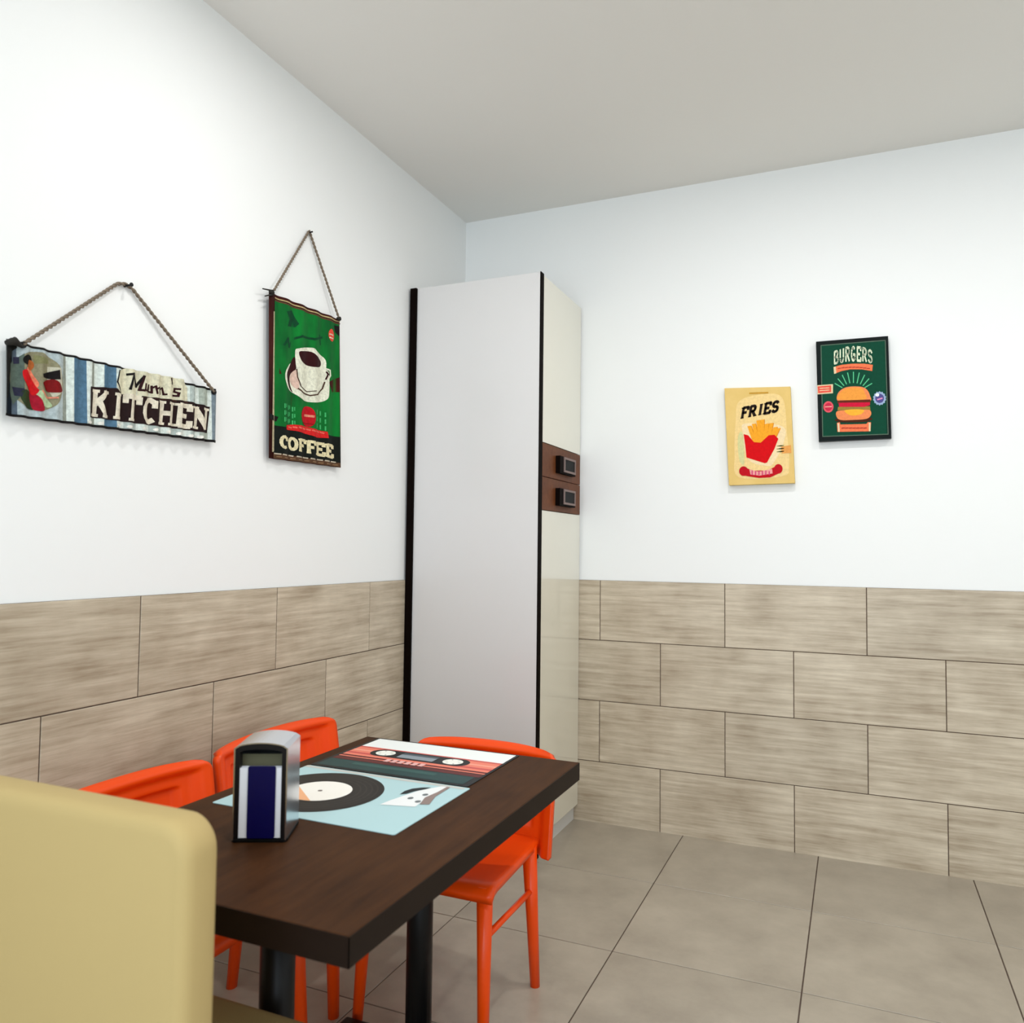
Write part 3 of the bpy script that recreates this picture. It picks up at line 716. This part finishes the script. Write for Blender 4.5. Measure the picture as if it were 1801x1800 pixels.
for q in ((722, 1405), (748, 1399), (735, 1411)): P.disc(tt(q)[0], .007, .009, G('knob_grey', (110, 116, 118)), 5, 12)
P.build('tonearm_print', pm)
settle(pm, ((mx0 + mx1) / 2, -2.22, TZ))

# ------------------------------------------------------------------ napkin dispenser
nd = thing('napkin_dispenser', 'chrome napkin dispenser with a navy front plate, holding white napkins', 'napkin dispenser')
hw, dp, hh, r = .0545, .0575, .2, .012
def arch(o, y, top=hh):   # outline of the arched body, inset by o
    pts = [(-hw + o, .004), (-hw + o, top - .012 - o * .3)]
    for k in range(1, 12):
        t = k / 12; x = (-hw + o) * (1 - 2 * t); pts.append((x, top - .012 - o * .3 + (.012 - o * .5) * (sin(pi * t) ** .5)))
    pts += [(hw - o, top - .012 - o * .3), (hw - o, .004)]
    return [(x, y, z) for x, z in pts]
bm = bmesh.new()
ro = [[bm.verts.new(p) for p in arch(0, y)] for y in (-dp, dp)]; ri = [[bm.verts.new(p) for p in arch(.003, y)] for y in (-dp, dp - .003)]
n_ = len(ro[0])
for k in range(n_ - 1):
    for f in ((ro[0][k], ro[0][k + 1], ro[1][k + 1], ro[1][k]), (ri[0][k], ri[1][k], ri[1][k + 1], ri[0][k + 1]), (ro[0][k], ri[0][k], ri[0][k + 1], ro[0][k + 1])): bm.faces.new(f)
bm.faces.new(ro[1]); bm.faces.new(ri[1][::-1])
bmesh.ops.recalc_face_normals(bm, faces=bm.faces)
obj('housing', bm, CHROME, nd)
bm = bmesh.new(); o1 = arch(.003, -dp + .001); o2 = arch(.012, -dp + .001, hh - .004); o2 = [(p[0], p[1], p[2]) for p in o2]
a_ = [bm.verts.new(p) for p in o1]; b_ = [bm.verts.new(p) for p in o2]; c_ = [bm.verts.new((p[0], p[1] + .02, p[2])) for p in o2]
for k in range(n_ - 1): bm.faces.new((a_[k], a_[k + 1], b_[k + 1], b_[k])); bm.faces.new((b_[k], b_[k + 1], c_[k + 1], c_[k]))
fr_ = obj('front_frame', bm, mat('black_frame', (12, 10, 12), .35, spec=.3), nd)
obj('interior', B((-hw + .004, -dp + .022, .006), (hw - .004, -dp + .024, hh - .028)), mat('dark_interior', (86, 84, 60), .6), nd)
# each napkin fold is a layer of the stack
bm = bmesh.new()
for k in range(9): box(bm, (-.045 + .0005 * (k % 2), -dp + .003 + k * .002, .008), (.044 - .0005 * (k % 3), -dp + .0046 + k * .002, hh - .052 - .0006 * (k % 2)))
nk = obj('napkin_stack', bm, mat('white_paper', (232, 234, 240), .9), nd); nk['kind'] = 'stuff'
obj('face_plate', rbox((-.025, -dp - .001, .008), (.031, -dp + .002, hh - .047), .004, 1, 4, .0006), mat('navy_plate', (4, 4, 66), .3, spec=.3), nd)
obj('base', rbox((-hw - .002, -dp - .002, 0), (hw + .002, dp + .002, .006), .01, 2, 5, .001), BLACK, nd)
nd.location = (.8205, -2.497, TZ); nd.rotation_euler.z = radians(26)

# ------------------------------------------------------------------ orange plastic chairs
def shell(fn, nu, nv, th, M, name, parent):
    bm = bmesh.new(); g = [[None] * (nv + 1) for _ in range(nu + 1)]; h = [[None] * (nv + 1) for _ in range(nu + 1)]
    for i in range(nu + 1):
        for j in range(nv + 1):
            a, b = fn(-1 + 2 * i / nu, j / nv, 0), fn(-1 + 2 * i / nu, j / nv, th); g[i][j] = bm.verts.new(a); h[i][j] = bm.verts.new(b)
    for i in range(nu):
        for j in range(nv):
            bm.faces.new((g[i][j], g[i + 1][j], g[i + 1][j + 1], g[i][j + 1])); bm.faces.new((h[i][j], h[i][j + 1], h[i + 1][j + 1], h[i + 1][j]))
    for i in range(nu):
        for j in (0, nv): bm.faces.new((g[i][j], g[i + 1][j], h[i + 1][j], h[i][j]))
    for j in range(nv):
        for i in (0, nu): bm.faces.new((g[i][j], g[i][j + 1], h[i][j + 1], h[i][j]))
    bmesh.ops.recalc_face_normals(bm, faces=bm.faces)
    return obj(name, bm, M, parent, True)
def ss(a, b, x):
    t = min(1, max(0, (x - a) / (b - a))); return t * t * (3 - 2 * t)
CH = .712
def make_chair():
    t = thing('plastic_chair', 'x', 'chair', 'orange plastic chairs around the table')
    def back(u, v, k):
        r = .038; z = .40 + v * (CH - .40); d = max(0, z - (CH - r))
        hwid = .248 - r * (1 - math.sqrt(max(0, 1 - (d / r) ** 2)))
        x = u * hwid; rim = max(ss(.80, .90, abs(u)), ss(.86, .93, v)); rec = (1 - ss(.66, .70, abs(u))) * (1 - ss(.76, .79, v)) * ss(.2, .3, v)
        y = -.215 - .05 * v + .035 * abs(u) ** 3 + .020 * rim - .020 * rec - .022 * ss(.955, 1, v)
        top_arc = .006 * (1 - u * u)
        return (x, y - (.016 + .012 * rim) * (1 if k else 0), z + top_arc * v - (.012 * ss(.9, 1, v) if k else 0))
    shell(back, 60, 60, 1, ORANGE, 'backrest', t)
    def seat(u, v, k):
        x = u * (.222 - .02 * (1 - v)); y = -.225 + v * .42
        e = max(ss(.8, 1, abs(u)), ss(.88, 1, v)); z = .445 - .014 * (1 - u * u) * (1 - (2 * v - 1) ** 2) - .02 * ss(.93, 1, v)
        return (x, y, z - (.022 if k else 0))
    shell(seat, 24, 20, 1, ORANGE, 'seat', t)
    for sx in (-1, 1):
        for sy in (-1, 1):
            bm = bmesh.new(); a = Vector((sx * .185, sy * .16, .436)); b = Vector((sx * .198, sy * .188, 0))
            tube(bm, [a, a.lerp(b, .5), b], [.024, .019, .015], 10); obj('leg', bm, ORANGE, t)
    for sx in (-1, 1):
        bm = bmesh.new(); tube(bm, [(sx * .191, .165, .30), (sx * .191, -.165, .30)], .009, 8); obj('stretcher', bm, ORANGE, t)
    return t
ch = make_chair()
# (x, y, turn): a chair faces +y before turning
for k, (x, y, a, lab) in enumerate(((.415, -2.31, -90, 'orange plastic chair against the table side, nearest the napkin dispenser'),
                                    (.388, -1.66, -90, 'orange plastic chair under the coffee sign at the table side'),
                                    (.845, -1.695, 180, 'orange plastic chair at the table end in front of the white cupboard'))):
    c = ch if k == 0 else copy_tree(ch)
    c.location = (x, y, FLOOR); c.rotation_euler.z = radians(a); c['label'] = lab
    if k < 2: c.scale = (1.2, 1, 1.018)
    else: c.scale = (1, 1, 1)

# ------------------------------------------------------------------ tan padded chair at the near end of the table
TAN = mat('tan_leatherette', (178, 156, 106), .7, spec=.2)
tc_ = thing('padded_chair', 'tan high-backed padded chair at the near table end, out of focus', 'chair')
obj('backrest', rbox((.46, -3.02, FLOOR + .36), (1.125, -2.95, -.232), .05, 1, 8, .02), TAN, tc_, True)
obj('seat_cushion', rbox((.48, -2.955, FLOOR + .38), (1.105, -2.60, FLOOR + .47), .04, 2, 6, .02), TAN, tc_, True)
for sx in (.51, 1.075):
    for sy in (-2.985, -2.64):
        bm = bmesh.new(); tube(bm, [(sx, sy, FLOOR + .39), (sx, sy, FLOOR)], [.022, .016], 10); obj('leg', bm, mat('dark_wood_leg', (50, 34, 24), .4), tc_)
settle(tc_, (.79, -2.8, FLOOR))
